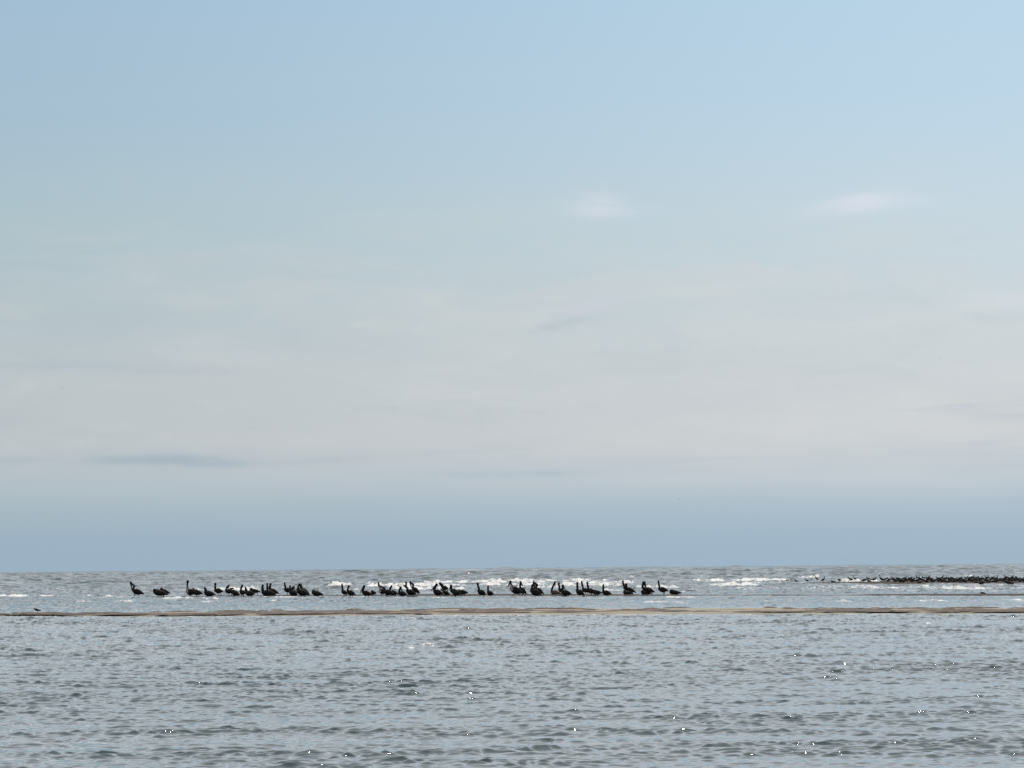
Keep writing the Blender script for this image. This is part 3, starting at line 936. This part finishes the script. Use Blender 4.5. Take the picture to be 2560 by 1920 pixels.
P('tall pelican with long straight neck, second from the right end of the line', 1487.8, (1672, 1479), (1648, 1473), 12, (1646, 1453), (1646.5, 1466), (1657, 1660), headr=2.2)
P('rightmost pelican of the line, lying low with head tucked on its back', 1487.5, (1705, 1483), (1676, 1481), 11, (1682, 1475.5), (1690, 1477), sit=True, headr=2.6)


# small seabirds: gull and cormorant shapes, built at real size (0.4 m)
def seabird_meshes(kind):
    """local: facing -x, feet at z=0"""
    if kind == 'stand':
        c = [(0.24, 0, 0.13, .008, .02), (0.14, 0, 0.155, .03, .035), (0.03, 0, 0.18, .058, .06), (-0.08, 0, 0.20, .06, .058), (-0.14, 0, 0.235, .036, .036), (-0.155, 0, 0.285, .026, .026), (-0.165, 0, 0.315, .034, .03), (-0.19, 0, 0.318, .018, .018)]
        b = [(-0.19, 0, 0.316, .014, .012), (-0.24, 0, 0.308, .005, .005)]
        leg = 0.13
    elif kind == 'tall':
        c = [(0.20, 0, 0.10, .008, .02), (0.13, 0, 0.15, .03, .035), (0.04, 0, 0.21, .06, .06), (-0.05, 0, 0.26, .055, .055), (-0.09, 0, 0.32, .03, .03), (-0.09, 0, 0.39, .02, .02), (-0.10, 0, 0.43, .028, .026), (-0.13, 0, 0.44, .014, .014)]
        b = [(-0.13, 0, 0.44, .011, .01), (-0.19, 0, 0.445, .004, .004)]
        leg = 0.15
    elif kind == 'hunch':
        c = [(0.22, 0, 0.10, .008, .02), (0.12, 0, 0.13, .04, .04), (0.0, 0, 0.155, .07, .07), (-0.09, 0, 0.17, .062, .06), (-0.12, 0, 0.205, .04, .04), (-0.13, 0, 0.225, .036, .034), (-0.16, 0, 0.222, .02, .02)]
        b = [(-0.16, 0, 0.22, .014, .012), (-0.21, 0, 0.21, .005, .005)]
        leg = 0.1
    else:  # sitting
        c = [(0.22, 0, 0.06, .008, .02), (0.12, 0, 0.065, .04, .04), (0.0, 0, 0.075, .07, .07), (-0.1, 0, 0.085, .055, .05), (-0.14, 0, 0.12, .032, .032), (-0.155, 0, 0.155, .032, .03), (-0.18, 0, 0.155, .016, .016)]
        b = [(-0.18, 0, 0.154, .013, .012), (-0.23, 0, 0.145, .005, .005)]
        leg = 0.0
    body = sweep('seabird_body', c, [FE_DARK, FE_PALE], 16, 8)
    billm = sweep('seabird_bill', b, [BILL], 4, 6)
    legm = sweep('seabird_leg', [(0.0, 0, leg, .009, .009), (0.01, 0, leg * 0.5, .007, .007), (0.0, 0, -0.01, .007, .007)], [SKIN], 5, 5) if leg else None
    return body, billm, legm


SB = {k_: seabird_meshes(k_) for k_ in ('stand', 'tall', 'hunch', 'sit')}


def seabird(px, foot, kind, label, group, flip=False, scale=1.0, yaw=0.0, z=None):
    g = ground(px, foot, 0.0)
    body, billm, legm = SB[kind]
    root = link(bpy.data.objects.new('seabird', None))
    root.empty_display_size = 0.1
    root.location = (g.x, g.y, 0.02 if z is None else z)
    root.rotation_euler = (0, 0, (math.pi if flip else 0) + yaw)
    root.scale = (scale * 1.18,) * 3
    tag(root, label, 'seabird', group)
    part('body', body, root)
    part('bill', billm, root)
    if legm:
        for dy in (-0.035, 0.035):
            o = part('leg', legm, root)
            o.location = (0, dy, 0)
    return root


G2 = 'seabirds strung out left of the far flock'
ST = [
    (1967, 1457, 'hunch', 'leftmost dark seabird of the far right sandbar, hunched at its tip', 1.05, True),
    (1980, 1457, 'stand', 'second seabird from the left tip of the far right sandbar', 1.0, False),
    (1991, 1458, 'stand', 'grey seabird bending down, third from the tip of the far sandbar', 0.9, False),
    (2018, 1457, 'stand', 'small seabird standing just under the bright white surf patch', 0.9, False),
    (2029, 1452, 'hunch', 'reddish brown seabird in front of the white surf patch', 0.8, False),
    (2042, 1454, 'tall', 'upright seabird at the right end of the white surf patch', 1.0, False),
    (2058, 1458, 'tall', 'plump upright seabird standing alone with its reflection below it', 1.1, True),
    (2083, 1457.5, 'sit', 'flat lying seabird between the plump upright one and the surf', 1.0, False),
    (2099, 1455, 'hunch', 'seabird with peaked head and body left of the second surf patch', 1.0, False),
    (2127, 1455, 'stand', 'long legged seabird seen whole against the second surf patch', 1.15, False),
    (2138, 1455, 'tall', 'slim upright seabird beside the long legged one', 1.0, False),
    (2150, 1457.5, 'sit', 'tiny round seabird low on the sand right of the slim upright one', 0.6, False),
    (2160, 1457, 'hunch', 'bulky dark seabird leading the flock from the left', 1.25, True),
    (2172, 1453.5, 'stand', 'seabird with raised back behind the bulky leader', 1.1, False),
    (2172, 1457, 'hunch', 'low seabird directly right of the bulky leader', 0.9, False),
    (2184, 1456, 'stand', 'seabird leaning forward before the gap in the flock', 1.2, True),
    (2204, 1458, 'tall', 'dark seabird with pointed raised neck right of the gap', 1.3, False),
    (2213, 1454.5, 'stand', 'seabird with spread look behind the pointed neck one', 1.1, True),
    (2220, 1458, 'stand', 'seabird stooping low beside the pointed neck one', 1.0, True),
]
for px, fy, kd, lb, scl, flp in ST:
    seabird(px, fy, kd, lb, G2, flp, scl, random.uniform(-0.4, 0.4))
seabird(2452, 1464.5, 'hunch', 'dark seabird wading in the shallow water before the flock', 'seabirds wading in front of the far flock', False, 0.95, 0, 0.0)
seabird(2463, 1468.5, 'sit', 'thin flat seabird low on the water below the wading one', 'seabirds wading in front of the far flock', False, 0.8, 0, -0.05)
seabird(2522, 1464.5, 'hunch', 'largest seabird wading before the flock near the right edge', 'seabirds wading in front of the far flock', False, 1.35, 0, 0.0)
seabird(2531, 1463, 'hunch', 'brownish seabird touching the largest wading one', 'seabirds wading in front of the far flock', True, 0.8, 0, 0.0)
seabird(2457, 1486.5, 'sit', 'lone dark seabird on the thin wet sand line at far right', None, False, 0.7, 0, 0.02)
seabird(93, 1531.5, 'hunch', 'tiny lone shorebird on the left end of the near sandbar', None, False, 0.62, 0, 0.0)
rng = random.Random(21)
G3 = 'far flock of dark seabirds on the right sandbar'
FL = 'small dark seabird crowded in the far flock on the right sandbar'
n_ = 0
for row, (ya, yb, stepx, x0) in enumerate([(1452.0, 1449.5, 7.4, 2226), (1455.5, 1453.5, 7.6, 2230), (1458.0, 1456.8, 8.6, 2233), (1459.6, 1458.6, 17.0, 2250)]):
    x = x0 + 3 * row
    while x < 2640:
        t = (x - 2226) / 334.0
        y = ya + (yb - ya) * min(t, 1.1) + rng.uniform(-0.5, 0.5)
        if rng.random() > 0.06:
            kd = rng.choice(['stand', 'stand', 'hunch', 'hunch', 'tall', 'sit'])
            seabird(x + rng.uniform(-2, 2), y, kd, FL, G3, rng.random() < 0.35, rng.uniform(0.85, 1.15), rng.uniform(-0.6, 0.6))
            n_ += 1
        x += stepx * rng.uniform(0.75, 1.25)
print('flock', n_)


# flying birds, far out over the sea
def flying(px, py, D, label, span, group='tiny birds flying far off over the sea'):
    p = at_depth(px, py, D)
    s = span / 2
    body = sweep('flying_body', [(0.35 * s, 0, 0, .01, .04), (0.15 * s, 0, 0.01, .06 * s, .06 * s), (-0.15 * s, 0, 0.02, .10 * s, .10 * s), (-0.4 * s, 0, 0.03, .06 * s, .06 * s), (-0.55 * s, 0, 0.02, .01, .01)], [FE_DARK], 12, 8)
    root = link(bpy.data.objects.new('flying_bird', None))
    root.location = p
    root.rotation_euler = (0, 0, R(60))
    tag(root, label, 'bird', group)
    part('body', body, root)
    for sd in (-1, 1):
        v = []
        for (t, yv, zv, c0) in ((0, .08, .02, .22), (.5, .55, .26, .20), (1, 1.0, .10, .05)):
            for q in (-1, 1):
                v.append((q * c0 * s * 0.5 + 0.06 * t * s, sd * yv * s, zv * s))
        v2 = [(a, b_, c + 0.02 * s) for a, b_, c in v]
        f = [(0, 1, 3, 2), (2, 3, 5, 4), (6, 8, 9, 7), (8, 10, 11, 9), (0, 2, 8, 6), (2, 4, 10, 8), (1, 7, 9, 3), (3, 9, 11, 5), (4, 5, 11, 10), (0, 6, 7, 1)]
        me = bpy.data.meshes.new('flying_wing')
        me.from_pydata(v + v2, [], f)
        me.materials.append(FE_DARK)
        part('wing', me, root)


flying(2349.5, 897, 900, 'tiny distant bird high in the pale sky at right', 0.9)
flying(153.5, 969.5, 900, 'tiny distant bird in the pale sky at far left', 0.8)
flying(1699, 1247.5, 1100, 'faint distant bird low in the sky above the right half', 0.9)
flying(1966, 1427.5, 420, 'small dark bird flying just above the far waves at right', 0.42)
